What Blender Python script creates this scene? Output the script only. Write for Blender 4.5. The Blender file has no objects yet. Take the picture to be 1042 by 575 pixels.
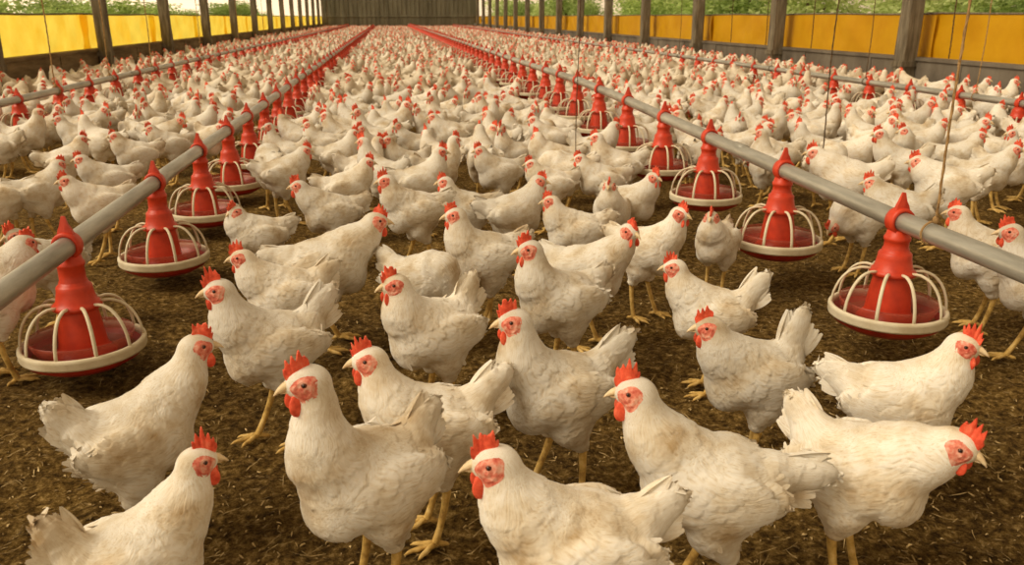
import bpy, math, random
import numpy as np
from mathutils import Vector, Matrix
SC = bpy.context.scene
COL = SC.collection
random.seed(7)
RNG = np.random.default_rng(11)
PI = math.pi

# ------------------------------------------------------------------ camera
FPX, W, H = 850.0, 1042.0, 575.0
CH = 0.95
PITCH = math.atan((287.5 - 17) / FPX)
YAW = math.atan(127 / FPX * math.cos(PITCH))
cF = np.array([math.sin(YAW) * math.cos(PITCH), math.cos(YAW) * math.cos(PITCH), -math.sin(PITCH)])
cR = np.array([math.cos(YAW), -math.sin(YAW), 0.0])
cU = np.cross(cR, cF)
cam = bpy.data.cameras.new('camera')
co = bpy.data.objects.new('camera', cam)
COL.objects.link(co)
co.location = (0, 0, CH)
co.rotation_euler = (PI / 2 - PITCH, 0, -YAW)
cam.sensor_width = 36
cam.lens = 36 * FPX / W
cam.clip_end = 400
cam.dof.use_dof = True
cam.dof.focus_distance = 1.9
cam.dof.aperture_fstop = 9.0
SC.camera = co


def at(px, py, z0):
    d = cF + cR * (px - 521) / FPX + cU * (287.5 - py) / FPX
    t = (z0 - CH) / d[2]
    return d * t + np.array([0, 0, CH])


def project(P):
    d = np.asarray(P, float) - np.array([0, 0, CH])
    z = d @ cF
    return 521 + FPX * (d @ cR) / z, 287.5 - FPX * (d @ cU) / z, z


# ------------------------------------------------------------------ mesh helpers
def mesh_np(name, V, F, mats, mi=None, smooth=True, attrs=None):
    V = np.asarray(V, np.float32)
    F = np.asarray(F, np.int32)
    n, k = F.shape
    me = bpy.data.meshes.new(name)
    me.vertices.add(len(V))
    me.vertices.foreach_set('co', V.ravel())
    me.loops.add(n * k)
    me.loops.foreach_set('vertex_index', F.ravel())
    me.polygons.add(n)
    me.polygons.foreach_set('loop_start', np.arange(0, n * k, k, dtype=np.int32))
    me.polygons.foreach_set('loop_total', np.full(n, k, np.int32))
    if mi is not None:
        me.polygons.foreach_set('material_index', np.asarray(mi, np.int32))
    me.polygons.foreach_set('use_smooth', np.full(n, smooth, bool))
    for m in mats:
        me.materials.append(m)
    if attrs:
        for an, arr in attrs.items():
            arr = np.asarray(arr, np.float32)
            if arr.ndim == 1:
                a = me.attributes.new(an, 'FLOAT', 'POINT')
                a.data.foreach_set('value', arr)
            else:
                a = me.attributes.new(an, 'FLOAT_VECTOR', 'POINT')
                a.data.foreach_set('vector', arr.ravel())
    me.update()
    me.validate()
    return me


def link(name, me, parent=None, loc=None, label=None, cat=None, group=None, kind=None):
    o = bpy.data.objects.new(name, me)
    COL.objects.link(o)
    if parent is not None:
        o.parent = parent
    if loc is not None:
        o.location = loc
    if label: o['label'] = label
    if cat: o['category'] = cat
    if group: o['group'] = group
    if kind: o['kind'] = kind
    return o


class Geo:
    """Triangle soup with material indices."""
    def __init__(self):
        self.V, self.F, self.M, self.n = [], [], [], 0

    def add(self, V, F, m=0):
        V = np.asarray(V, float).reshape(-1, 3)
        F = np.asarray(F, int)
        if F.shape[1] == 4:
            F = np.concatenate([F[:, [0, 1, 2]], F[:, [0, 2, 3]]])
        self.V.append(V)
        self.F.append(F + self.n)
        self.M.append(np.full(len(F), m))
        self.n += len(V)
        return self

    def arrays(self):
        return np.concatenate(self.V), np.concatenate(self.F), np.concatenate(self.M)

    def mesh(self, name, mats, smooth=True):
        V, F, M = self.arrays()
        return mesh_np(name, V, F, mats, M, smooth)


def grid_faces(a, b, wrap_b=False, wrap_a=False):
    ia = np.arange(a if wrap_a else a - 1)
    ib = np.arange(b if wrap_b else b - 1)
    A, B = np.meshgrid(ia, ib, indexing='ij')
    A2, B2 = (A + 1) % a, (B + 1) % b
    return np.stack([A * b + B, A2 * b + B, A2 * b + B2, A * b + B2], -1).reshape(-1, 4)


def tube(path, rad, seg=10, caps=True, flat=None, up=None):
    """Tube along a path; rad scalar or list; flat = (wide, thin) factors."""
    P = np.asarray(path, float)
    n = len(P)
    r = np.full(n, rad) if np.isscalar(rad) else np.asarray(rad, float)
    T = np.gradient(P, axis=0)
    T /= np.linalg.norm(T, axis=1)[:, None] + 1e-12
    u = np.array(up if up is not None else ([0, 0, 1] if abs(T[0, 2]) < .9 else [1, 0, 0]), float)
    V = []
    for i in range(n):
        s = np.cross(T[i], u)
        s /= np.linalg.norm(s) + 1e-12
        w = np.cross(s, T[i])
        if up is None:
            u = w
        a = np.arange(seg) * 2 * PI / seg
        fa, fb = flat if flat else (1, 1)
        V.append(P[i] + r[i] * (np.cos(a)[:, None] * s * fa + np.sin(a)[:, None] * w * fb))
    V = np.concatenate(V)
    F = grid_faces(n, seg, wrap_b=True)
    F = np.concatenate([F[:, [0, 1, 2]], F[:, [0, 2, 3]]])
    if caps:
        V = np.concatenate([V, P[:1], P[-1:]])
        c0, c1 = n * seg, n * seg + 1
        j = np.arange(seg)
        F = np.concatenate([F, np.stack([np.full(seg, c0), j, (j + 1) % seg], 1)[:, ::1],
                            np.stack([np.full(seg, c1), (n - 1) * seg + (j + 1) % seg, (n - 1) * seg + j], 1)])
    return V, F


def lathe(prof, seg=48, closed=False):
    P = np.asarray(prof, float)
    a = np.arange(seg) * 2 * PI / seg
    V = np.stack([P[:, 0][:, None] * np.cos(a), P[:, 0][:, None] * np.sin(a), np.repeat(P[:, 1][:, None], seg, 1)], -1).reshape(-1, 3)
    return V, grid_faces(len(P), seg, wrap_b=True, wrap_a=closed)[:, ::-1]


def box(x0, x1, y0, y1, z0, z1):
    V = [(x, y, z) for x in (x0, x1) for y in (y0, y1) for z in (z0, z1)]
    F = [(0, 1, 3, 2), (4, 6, 7, 5), (0, 4, 5, 1), (2, 3, 7, 6), (0, 2, 6, 4), (1, 5, 7, 3)]
    return V, F


def ico(sub=2):
    import bmesh
    bm = bmesh.new()
    bmesh.ops.create_icosphere(bm, subdivisions=sub, radius=1)
    V = np.array([v.co[:] for v in bm.verts])
    F = np.array([[v.index for v in f.verts] for f in bm.faces])
    bm.free()
    return V, F


ICO = {s: ico(s) for s in (1, 2, 3)}


def rot_xyz(rx=0, ry=0, rz=0):
    return np.array((Matrix.Rotation(rz, 3, 'Z') @ Matrix.Rotation(ry, 3, 'Y') @ Matrix.Rotation(rx, 3, 'X')))


# ------------------------------------------------------------------ materials
def new_mat(name):
    m = bpy.data.materials.new(name)
    m.use_nodes = True
    nt = m.node_tree
    b = nt.nodes['Principled BSDF']
    return m, nt, b


def N(nt, t, **kw):
    n = nt.nodes.new(t)
    for k, v in kw.items():
        if k in n.inputs.keys():
            n.inputs[k].default_value = v
        else:
            setattr(n, k, v)
    return n


def ramp(nt, fac, stops):
    r = nt.nodes.new('ShaderNodeValToRGB')
    e = r.color_ramp.elements
    while len(e) < len(stops):
        e.new(0.5)
    for i, (p, c) in enumerate(stops):
        e[i].position = p
        e[i].color = (*c, 1)
    nt.links.new(fac, r.inputs[0])
    return r.outputs[0]


def srgb(r, g, b):
    f = lambda c: (c / 255 / 12.92) if c <= 10 else ((c / 255 + .055) / 1.055) ** 2.4
    return (f(r), f(g), f(b))


def noise_mat(name, stops, scale=8, rough=.8, bump=0.0, bscale=None, stretch=(1, 1, 1), detail=6, metallic=0, spec=.3, dist=.01, mixscale=None):
    m, nt, b = new_mat(name)
    tc = N(nt, 'ShaderNodeTexCoord')
    mp = N(nt, 'ShaderNodeMapping')
    mp.inputs['Scale'].default_value = stretch
    nt.links.new(tc.outputs['Object'], mp.inputs[0])
    no = N(nt, 'ShaderNodeTexNoise', Scale=scale, Detail=detail, Roughness=.6)
    nt.links.new(mp.outputs[0], no.inputs['Vector'])
    nt.links.new(ramp(nt, no.outputs['Fac'], stops), b.inputs['Base Color'])
    b.inputs['Roughness'].default_value = rough
    b.inputs['Metallic'].default_value = metallic
    b.inputs['Specular IOR Level'].default_value = spec
    if bump:
        n2 = N(nt, 'ShaderNodeTexNoise', Scale=bscale or scale * 3, Detail=8, Roughness=.65)
        nt.links.new(mp.outputs[0], n2.inputs['Vector'])
        bp = N(nt, 'ShaderNodeBump', Strength=bump, Distance=dist)
        nt.links.new(n2.outputs['Fac'], bp.inputs['Height'])
        nt.links.new(bp.outputs[0], b.inputs['Normal'])
    return m


def feather_mat(name, fine=True):
    m, nt, b = new_mat(name)
    tc = N(nt, 'ShaderNodeTexCoord')
    oi = N(nt, 'ShaderNodeObjectInfo')
    # soft blotches of dirt, a different pattern on every bird
    ad = N(nt, 'ShaderNodeVectorMath', operation='ADD')
    sc_ = N(nt, 'ShaderNodeVectorMath', operation='SCALE')
    cmb = N(nt, 'ShaderNodeCombineXYZ')
    for i in range(3):
        nt.links.new(oi.outputs['Random'], cmb.inputs[i])
    nt.links.new(cmb.outputs[0], sc_.inputs[0])
    sc_.inputs['Scale'].default_value = 37
    nt.links.new(tc.outputs['Object'], ad.inputs[0])
    nt.links.new(sc_.outputs[0], ad.inputs[1])
    n1 = N(nt, 'ShaderNodeTexNoise', Scale=11.0, Detail=5, Roughness=.6)
    nt.links.new(ad.outputs[0], n1.inputs['Vector'])
    c = ramp(nt, n1.outputs['Fac'], [(.28, (.56, .42, .25)), (.43, (.80, .715, .57)), (.56, (.91, .87, .785))])
    if fine:
        at_ = N(nt, 'ShaderNodeAttribute', attribute_name='fuv')
        n2 = N(nt, 'ShaderNodeTexNoise', Scale=1.0, Detail=4, Roughness=.6)
        nt.links.new(at_.outputs['Vector'], n2.inputs['Vector'])
        c2 = ramp(nt, n2.outputs['Fac'], [(.28, (.60, .46, .28)), (.44, (.92, .87, .78)), (.53, (1, 1, 1))])
        mx = N(nt, 'ShaderNodeMix', data_type='RGBA', blend_type='MULTIPLY')
        mx.inputs[0].default_value = .62
        nt.links.new(c, mx.inputs[6])
        nt.links.new(c2, mx.inputs[7])
        c = mx.outputs[2]
        bp = N(nt, 'ShaderNodeBump', Strength=.40, Distance=.004)
        nt.links.new(n2.outputs['Fac'], bp.inputs['Height'])
        n3 = N(nt, 'ShaderNodeTexNoise', Scale=90.0, Detail=4)
        nt.links.new(tc.outputs['Object'], n3.inputs['Vector'])
        bp2 = N(nt, 'ShaderNodeBump', Strength=.25, Distance=.003)
        nt.links.new(n3.outputs['Fac'], bp2.inputs['Height'])
        nt.links.new(bp.outputs[0], bp2.inputs['Normal'])
        nt.links.new(bp2.outputs[0], b.inputs['Normal'])
    # each bird a little cleaner or greyer
    hv = N(nt, 'ShaderNodeHueSaturation')
    mr = N(nt, 'ShaderNodeMapRange')
    mr.inputs['To Min'].default_value = .80
    mr.inputs['To Max'].default_value = 1.02
    nt.links.new(oi.outputs['Random'], mr.inputs[0])
    nt.links.new(mr.outputs[0], hv.inputs['Value'])
    nt.links.new(c, hv.inputs['Color'])
    nt.links.new(hv.outputs[0], b.inputs['Base Color'])
    b.inputs['Roughness'].default_value = .85
    b.inputs['Specular IOR Level'].default_value = .15
    b.inputs['Sheen Weight'].default_value = .08
    b.inputs['Sheen Roughness'].default_value = .5
    return m


M_FEATHER = feather_mat('white_feathers')
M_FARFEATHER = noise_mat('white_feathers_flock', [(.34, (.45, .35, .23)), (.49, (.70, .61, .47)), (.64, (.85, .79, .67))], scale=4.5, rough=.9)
M_COMB = noise_mat('red_comb', [(.35, (.62, .060, .025)), (.55, (.86, .12, .055)), (.7, (.92, .22, .12))], scale=70, rough=.5, bump=.5, bscale=420, dist=.002)
M_FACE = noise_mat('red_face_skin', [(.34, (.56, .085, .055)), (.50, (.78, .24, .16)), (.64, (.88, .50, .38))], scale=85, rough=.6, bump=.7, bscale=330, dist=.002)
M_BEAK = noise_mat('horn_beak', [(.3, (.62, .42, .20)), (.6, (.82, .66, .42))], scale=60, rough=.42)
M_LEG = noise_mat('yellow_leg_skin', [(.32, (.33, .19, .05)), (.5, (.62, .40, .11)), (.68, (.78, .56, .22))], scale=45, rough=.6, bump=.6, bscale=260, dist=.002)
M_EYE, _nt, _b = new_mat('brown_eye')
_b.inputs['Base Color'].default_value = (.10, .028, .012, 1)
_b.inputs['Roughness'].default_value = .12
M_PUPIL, _nt, _b = new_mat('black_pupil')
_b.inputs['Base Color'].default_value = (.004, .003, .003, 1)
_b.inputs['Roughness'].default_value = .08
HEN_MATS = [M_FEATHER, M_COMB, M_FACE, M_BEAK, M_LEG, M_PUPIL]

# ------------------------------------------------------------------ hen shape: a smooth field around a posed skeleton
def sd_ell(P, c, Rm, r):
    q = (P - c) @ Rm
    r = np.asarray(r)
    k0 = np.linalg.norm(q / r, axis=1)
    k1 = np.linalg.norm(q / (r * r), axis=1) + 1e-9
    return k0 * (k0 - 1) / k1


def sd_cone(P, a, b, ra, rb):
    ab = b - a
    t = np.clip(((P - a) @ ab) / (ab @ ab), 0, 1)
    return np.linalg.norm(P - a - t[:, None] * ab, axis=1) - (ra + (rb - ra) * t)


def bez(p0, p1, p2, p3, n):
    t = np.linspace(0, 1, n)[:, None]
    return (1 - t) ** 3 * p0 + 3 * (1 - t) ** 2 * t * p1 + 3 * (1 - t) * t * t * p2 + t ** 3 * p3


SX, HS = .77, .95                                                  # body length, head size


class Pose:
    def __init__(s, head=(.135, 0, .392), hyaw=0., hpitch=0., hroll=0., tail=40., plump=1., squat=0., seed=0, taillen=1., stride=0., breast=1., twing=0.):
        s.head = np.array(head, float)
        s.hyaw, s.hpitch, s.hroll = hyaw, hpitch, hroll
        s.tail, s.plump, s.squat, s.seed, s.taillen, s.stride, s.breast, s.twing = tail, plump, squat, seed, taillen, stride, breast, twing
        s.HR = rot_xyz(math.radians(hroll), -math.radians(hpitch), math.radians(hyaw))

    def prims(s):
        if hasattr(s, '_p'):
            return s._p
        s.dz = z = .034 - s.squat
        pl = s.plump
        A = lambda *v: np.array(v, float)
        L = []
        E = lambda c, r, ry=0, rx=0, rz=0: L.append(('e', A(c[0] * SX, c[1], c[2]), rot_xyz(math.radians(rx), math.radians(ry), math.radians(rz)), (r[0] * SX, r[1], r[2])))
        E((-.005, 0, .228 + z), (.118, .083 * pl, .078 * pl), 6)                    # trunk
        E((.070, 0, .222 + z), (.070, .072 * pl * s.breast, .079 * s.breast), -20)  # breast
        E((-.034, 0, .188 + z), (.082, .066 * pl, .054), 14)                        # belly fluff
        for q in (-1, 1):
            E((-.018, q * .073 * pl, .228 + z), (.100, .021, .050), 12, 0, -q * 4)   # wing
            E((-.095, q * .050 * pl, .226 + z), (.062, .014, .032), 14, 0, -q * 14)   # wing tip
            E((-.012, q * .044, .172 + z), (.050, .037, .050), -8)                   # thigh
            kx = s.stride * q * .018
            L.append(('c', A(-.008, q * .043, .158 + z), A(-.016 + kx, q * .043, .128 + z * .6), .036, .0165))
        ta = math.radians(s.tail)
        td = A(-math.cos(ta), 0, math.sin(ta))
        L.append(('c', A(-.055, 0, .236 + z), A(-.074, 0, .245 + z) + td * .018, .060, .040))
        tb = A(-.072, 0, .247 + z)
        L.append(('e', tb + td * .050 * s.taillen, rot_xyz(0, ta, 0), (.058 * s.taillen, .019, .031)))
        hp = s.head * A(.80, 1, 1) + A(0, 0, z)
        fw = s.HR @ A(1, 0, 0)
        upv = s.HR @ A(0, 0, 1)
        base = A(.054, 0, .262 + z)
        p3 = hp - fw * .013 - upv * .008
        dd = np.linalg.norm(p3 - base)
        nk = bez(base, base + A(.045, 0, .35 * dd) * 1.0, p3 - upv * .38 * dd - fw * .0, p3, 6)
        rr = [.068, .056, .044, .0335, .0265, .0215]
        for i in range(5):
            L.append(('c', nk[i], nk[i + 1], rr[i], rr[i + 1]))
        L.append(('e', hp + fw * -.001 + upv * .001, s.HR, (.0285 * HS, .0225 * HS, .0240 * HS)))
        L.append(('e', hp + fw * .015 - upv * .0035, s.HR, (.017 * HS, .0135 * HS, .0140 * HS)))
        s._p = L
        s.neck = nk
        s.hp = hp
        s.tb, s.td = tb, td
        s.skel = np.array([hp, nk[4], nk[2], base, A(.0, 0, .24 + z), tb, tb + td * .12])
        return L

    def sdf(s, P):
        D = []
        for q in s.prims():
            D.append(sd_ell(P, q[1], q[2], q[3]) if q[0] == 'e' else sd_cone(P, q[1], q[2], q[3], q[4]))
        D = np.array(D)
        k = .0075
        m = D.min(0)
        return m - k * np.log(np.exp(-(D - m) / k).sum(0))

    def grad(s, P, e=.0015):
        g = np.stack([s.sdf(P + np.eye(3)[i] * e) - s.sdf(P - np.eye(3)[i] * e) for i in range(3)], 1) / (2 * e)
        return g

    def project(s, P, it=4):
        for _ in range(it):
            d = s.sdf(P)
            g = s.grad(P)
            g2 = (g * g).sum(1) + 1e-6
            P = P - (np.clip(d, -.02, .02) / np.maximum(g2, .2))[:, None] * g
        return P

    def surface(s, voxel):
        G = Geo()
        for q in s.prims():
            if q[0] == 'e':
                V = ICO[3][0] * (np.array(q[3]) * 1.02 + .002)
                G.add(V @ q[2].T + q[1], ICO[3][1])
            else:
                n = 4
                for t in np.linspace(0, 1, n):
                    r = q[3] + (q[4] - q[3]) * t + .002
                    G.add(ICO[2][0] * r + q[1] * (1 - t) + q[2] * t, ICO[2][1])
        me = G.mesh('tmp', [])
        o = bpy.data.objects.new('tmp', me)
        COL.objects.link(o)
        md = o.modifiers.new('r', 'REMESH')
        md.mode = 'VOXEL'
        md.voxel_size = voxel
        dg = bpy.context.evaluated_depsgraph_get()
        dg.update()
        m2 = bpy.data.meshes.new_from_object(o.evaluated_get(dg))
        nv = len(m2.vertices)
        V = np.empty(nv * 3, np.float32)
        m2.vertices.foreach_get('co', V)
        V = V.reshape(-1, 3).astype(float)
        m2.calc_loop_triangles()
        F = np.empty(len(m2.loop_triangles) * 3, np.int32)
        m2.loop_triangles.foreach_get('vertices', F)
        F = F.reshape(-1, 3)
        Ed = np.empty(len(m2.edges) * 2, np.int32)
        m2.edges.foreach_get('vertices', Ed)
        Ed = Ed.reshape(-1, 2)
        bpy.data.objects.remove(o)
        bpy.data.meshes.remove(m2)
        bpy.data.meshes.remove(me)
        deg = np.bincount(Ed.ravel(), minlength=nv)[:, None] + 1e-9
        for k in range(3):
            S = np.zeros_like(V)
            for c in range(3):
                S[:, c] = np.bincount(Ed[:, 0], V[Ed[:, 1], c], nv) + np.bincount(Ed[:, 1], V[Ed[:, 0], c], nv)
            V = .4 * V + .6 * S / deg
        V = s.project(V, 3)
        return V, F

    def flow(s, P):
        sk = s.skel
        a, b = sk[:-1], sk[1:]
        ab = b - a
        L = np.linalg.norm(ab, axis=1)
        w = np.zeros(len(P))
        fl = np.zeros_like(P)
        tt = np.zeros(len(P))
        cum = np.concatenate([[0], np.cumsum(L)])
        cen = np.zeros_like(P)
        for i in range(len(ab)):
            t = np.clip(((P - a[i]) @ ab[i]) / (L[i] ** 2), 0, 1)
            c = a[i] + t[:, None] * ab[i]
            d = np.linalg.norm(P - c, axis=1)
            wi = np.exp(-d / .012)
            w += wi
            fl += wi[:, None] * (ab[i] / L[i])
            tt += wi * (cum[i] + t * L[i])
            cen += wi[:, None] * c
        fl /= w[:, None]
        tt /= w
        cen /= w[:, None]
        low = np.clip((cen[:, 2] - P[:, 2]) / .07, 0, 1)
        fl[:, 2] -= .9 * low
        return fl, tt, cen


def feather_relief(pose, V, Nn, amp, rs):
    """Overlapping feather scales as real relief, plus broad soft lumps; returns moved vertices and the barb coordinates."""
    fl, tt, cen = pose.flow(V)
    fl -= (fl * Nn).sum(1)[:, None] * Nn
    fl /= np.linalg.norm(fl, axis=1)[:, None] + 1e-9
    ns = 1100
    idx = rs.choice(len(V), ns, replace=False)
    S = V[idx]
    Sf = fl[idx]
    Sn = Nn[idx]
    St = np.cross(Sn, Sf)
    hd = np.linalg.norm(S - pose.hp, axis=1)
    size = np.interp(hd, [.02, .10, .2, .35], [.006, .013, .022, .027]) * rs.uniform(.8, 1.25, ns)
    h = np.zeros(len(V))
    lift = rs.uniform(.5, 1.2, ns)
    cell = {}
    from mathutils.kdtree import KDTree
    kd = KDTree(ns)
    for i in range(ns):
        kd.insert(S[i], i)
    kd.balance()
    K = 7
    NB = np.array([[q[1] for q in kd.find_n(v, K)] for v in V])
    for k in range(K):
        j = NB[:, k]
        d = V - S[j]
        u = (d * Sf[j]).sum(1) / size[j]
        v = np.abs((d * St[j]).sum(1)) / (size[j] * .62)
        r2 = (np.clip(u, 0, 2) * 1.0) ** 2 + v * v
        inside = np.clip((1.0 - r2) * 4, 0, 1) * np.clip((u + 1.0) * 2, 0, 1)
        hh = inside * (.45 + .55 * np.clip(u, -1, 1)) * lift[j] * size[j] / .025
        h = np.maximum(h, hh)
    # broad lumps
    lump = np.zeros(len(V))
    for k in range(10):
        w = rs.normal(size=3)
        w = w / np.linalg.norm(w) * rs.uniform(35, 95)
        lump += np.sin(V @ w + rs.uniform(0, 6.28))
    lump /= 10 ** .5
    fade = np.clip((hd_v(pose, V) - .018) / .06, 0, 1)
    fine = amp * fade
    V2 = V + Nn * (fine * h + .0011 * lump * fade)[:, None]
    r = V - cen
    rad = np.linalg.norm(r, axis=1)[:, None] + 1e-9
    ang = r / rad
    fuv = np.concatenate([ang[:, 1:2] * 24 + np.sin(tt[:, None] * 90) * .5, (ang[:, 0:1] + ang[:, 2:3]) * 24, tt[:, None] * 38], 1)
    return V2, fuv


def hd_v(pose, V):
    return np.linalg.norm(V - pose.hp, axis=1)


def vnormals(V, F):
    n = np.cross(V[F[:, 1]] - V[F[:, 0]], V[F[:, 2]] - V[F[:, 0]])
    out = np.zeros_like(V)
    for c in range(3):
        for k in range(3):
            out[:, c] += np.bincount(F[:, k], n[:, c], len(V))
    return out / (np.linalg.norm(out, axis=1)[:, None] + 1e-12)


def feather_card(root, d, n, L, w, curl, seg=5, cup=.25, tip=.34):
    """One leaf-shaped feather: curved, cupped, real geometry."""
    d = d / np.linalg.norm(d)
    s = np.cross(n, d)
    s /= np.linalg.norm(s) + 1e-9
    n = np.cross(d, s)
    t = np.linspace(0, 1, seg)
    prof = np.sin(np.clip(t * .93 + .07, 0, 1) * PI) ** .6 * (1 - .25 * t)
    prof[-1] = tip
    prof[0] = .3
    V = []
    for i, ti in enumerate(t):
        c = root + d * L * ti + n * curl * L * ti * ti
        for q in (-1, 0, 1):
            V.append(c + s * q * w * .5 * prof[i] - n * abs(q) * cup * w * .5 * prof[i])
    return np.array(V), grid_faces(seg, 3)


def conform_all(Vs, pose, w0, w1):
    P = np.concatenate(Vs)
    d = pose.sdf(P)
    g = pose.grad(P)
    g /= np.linalg.norm(g, axis=1)[:, None] + 1e-9
    k = len(Vs[0])
    t = np.tile(np.repeat(np.linspace(0, 1, k // 3), 3), len(Vs))
    P = P - g * ((d - (.0015 + .003 * t)) * (w0 + (w1 - w0) * t))[:, None]
    return P.reshape(len(Vs), k, 3)


def hen_geometry(pose, lod):
    """Returns dict part -> Geo-like (V,F) ; body carries its own attribute arrays."""
    rs = np.random.default_rng(pose.seed + 5)
    vox = {0: .0038, 1: .0075, 2: .014, 3: .024}[lod]
    V, F = pose.surface(vox)
    fuv = None
    parts = {}
    HR, hp = pose.HR, pose.hp
    if lod <= 1:
        Nn = vnormals(V, F)
        V0, N0 = V, Nn
        V, fuv = feather_relief(pose, V, Nn, .0036 if lod == 0 else .003, rs)
    else:
        V0, N0 = V, vnormals(V, F)
    body = [V]
    faces = [F]
    n = len(V)
    fu = [fuv if fuv is not None else np.zeros((n, 3))]

    def conform(Vc, w0, w1):
        d = pose.sdf(Vc)
        g = pose.grad(Vc)
        g /= np.linalg.norm(g, axis=1)[:, None] + 1e-9
        t = np.repeat(np.linspace(0, 1, len(Vc) // 3), 3)
        return Vc - g * ((d - (.002 + .0035 * t)) * (w0 + (w1 - w0) * t))[:, None]

    def addcard(Vc, Fc, tag):
        nonlocal n
        Fc = np.concatenate([Fc[:, [0, 1, 2]], Fc[:, [0, 2, 3]]])
        body.append(Vc)
        faces.append(Fc + n)
        k = len(Vc)
        lo = np.tile([-1.0, 0, 1.0], k // 3)
        fu.append(np.stack([lo * 3 + tag, np.full(k, tag * 3.1), np.repeat(np.arange(k // 3), 3) * .5], 1))
        n += k
    # tail feathers: two leaves of overlapping quills, steep roof shape
    td, tb = pose.td, pose.tb
    side = np.array([0, 1.0, 0])
    upn = np.cross(side, td)
    if upn[2] < 0: upn = -upn
    nq = {0: 11, 1: 8, 2: 4, 3: 2}[lod]
    for q in (-1, 1):
        for i in range(nq):
            f = i / max(nq - 1, 1)
            ang = math.radians(15 - 42 * f + rs.uniform(-3, 3))
            d = td * math.cos(ang) + upn * math.sin(ang) + side * q * (.02 + .10 * f)
            nrm = side * q * 1.0 + upn * (.7 - .3 * f)
            root = tb + td * .018 + side * q * (.007 + .007 * f) + upn * (.016 - .030 * f)
            Vc, Fc = feather_card(root, d, nrm, (.088 - .022 * f) * pose.taillen * rs.uniform(.93, 1.05), .036 if lod < 2 else .05, -.10, 8 if lod < 2 else 3, .25, .14 if lod < 2 else .34)
            addcard(Vc, Fc, rs.uniform(0, 50))
    if lod <= 1:
        fl, tt, cen = pose.flow(V0)
        fl -= (fl * N0).sum(1)[:, None] * N0
        # loose fluff and covert feathers standing a little off the surface
        want = 620 if lod == 0 else 160
        x, z = V0[:, 0], V0[:, 2] - pose.dz
        rumpy = np.clip((-x - .02) / .09, 0, 1) + np.clip((.20 - z) / .06, 0, 1) * np.clip((z - .125) / .01, 0, 1) * .6
        rumpy *= np.clip((hd_v(pose, V0) - .09) / .05, 0, 1)
        pr_ = rumpy / rumpy.sum()
        batch = []
        for j in rs.choice(len(V0), want, p=pr_):
            d = fl[j] + rs.normal(size=3) * .22 + N0[j] * rs.uniform(.0, .12)
            L = rs.uniform(.015, .028)
            Vc, Fc = feather_card(V0[j] - N0[j] * .002, d, N0[j], L, L * .62, rs.uniform(-.3, -.05), 4)
            batch.append((Vc, Fc))
        Cv = conform_all([q[0] for q in batch], pose, .9, .35)
        for Vc, (_, Fc) in zip(Cv, batch):
            addcard(Vc, Fc, rs.uniform(0, 50))
        # long flight feathers folded over the flank
        for q in (-1, 1):
            for i in range(8 if lod == 0 else 5):
                f = i / 7
                p = np.array([[-.028 - .025 * f, q * .12, .205 + .034 * f + pose.dz]])
                for _ in range(8):
                    dd = pose.sdf(p)
                    g = pose.grad(p)
                    p = p - dd[:, None] * g
                nn = pose.grad(p)[0]
                nn /= np.linalg.norm(nn)
                d = np.array([-1, -q * .28, .10 + .16 * f])
                d -= (d @ nn) * nn * .8
                Vc, Fc = feather_card(p[0] + nn * .0015, d, nn, .072 - .018 * f, .020, -.05, 7, .12, .16)
                Vc = conform(Vc, 1, .75)
                addcard(Vc, Fc, rs.uniform(0, 50))
    parts['body'] = (np.concatenate(body), np.concatenate(faces), np.concatenate(fu))

    def toworld(P):
        return (P * HS) @ HR.T + hp
    # comb
    M_, K_ = {0: (61, 4), 1: (41, 3), 2: (13, 2), 3: (5, 2)}[lod]
    G = Geo()
    s = np.linspace(0, 1, M_)
    a = np.radians(8 + 98 * s)
    cx, cz = .002, -.001
    rx, rz = .0285, .0225
    teeth = rs.uniform(4.6, 6.0)
    env = np.sin(np.clip(s * .93 + .07, 0, 1) * PI) ** .6 * (.72 + .45 * s) * rs.uniform(.85, 1.25)
    ph = (s * teeth) % 1
    saw = (1 - np.abs(2 * ph - 1) ** 1.3) * (1 + .35 * np.sin(np.floor(s * teeth) * 2.3 + pose.seed))
    hgt = .031 * env * (.62 + .38 * saw) * (1 + .12 * np.sin(s * 41 + pose.seed)) + .002
    if lod >= 2:
        hgt = (.023 if lod == 2 else .017) * env + .002
    lat = .0035 * np.sin(s * 9 + rs.uniform(0, 6))
    X, Y, Z = [], [], []
    kk = np.linspace(0, 1, K_)
    base = np.stack([cx + rx * np.cos(a), cz + rz * np.sin(a)], 1)
    dd_ = np.radians(62 + 44 * s)
    dr = np.stack([np.cos(dd_), np.sin(dd_)], 1)
    th0 = .0062 if lod < 2 else .005
    for sd in (-1, 1):
        P = np.zeros((M_, K_, 3))
        for k, t in enumerate(kk):
            b2 = base + dr * (hgt * t - .005 * (1 - t))[:, None]
            th = th0 * (1 - .55 * t) * np.clip(np.minimum(s, 1 - s) * 12 + .25, 0, 1)
            P[:, k, 0] = b2[:, 0]
            P[:, k, 2] = b2[:, 1]
            P[:, k, 1] = lat * t + sd * th
        fc = grid_faces(M_, K_)
        G.add(toworld(P.reshape(-1, 3)), fc if sd > 0 else fc[:, ::-1], 1)
        if sd < 0:
            tipA = P[:, -1].copy()
        else:
            tipB = P[:, -1].copy()
    rim = np.stack([tipA, tipB], 1).reshape(-1, 3)
    G.add(toworld(rim), grid_faces(M_, 2)[:, ::-1], 1)
    parts['comb'] = G
    # wattles
    wl = []
    sub = {0: 3, 1: 2, 2: 1, 3: 1}[lod]
    wsz = rs.uniform(.85, 1.2) * (.7 if lod == 3 else 1)
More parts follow.
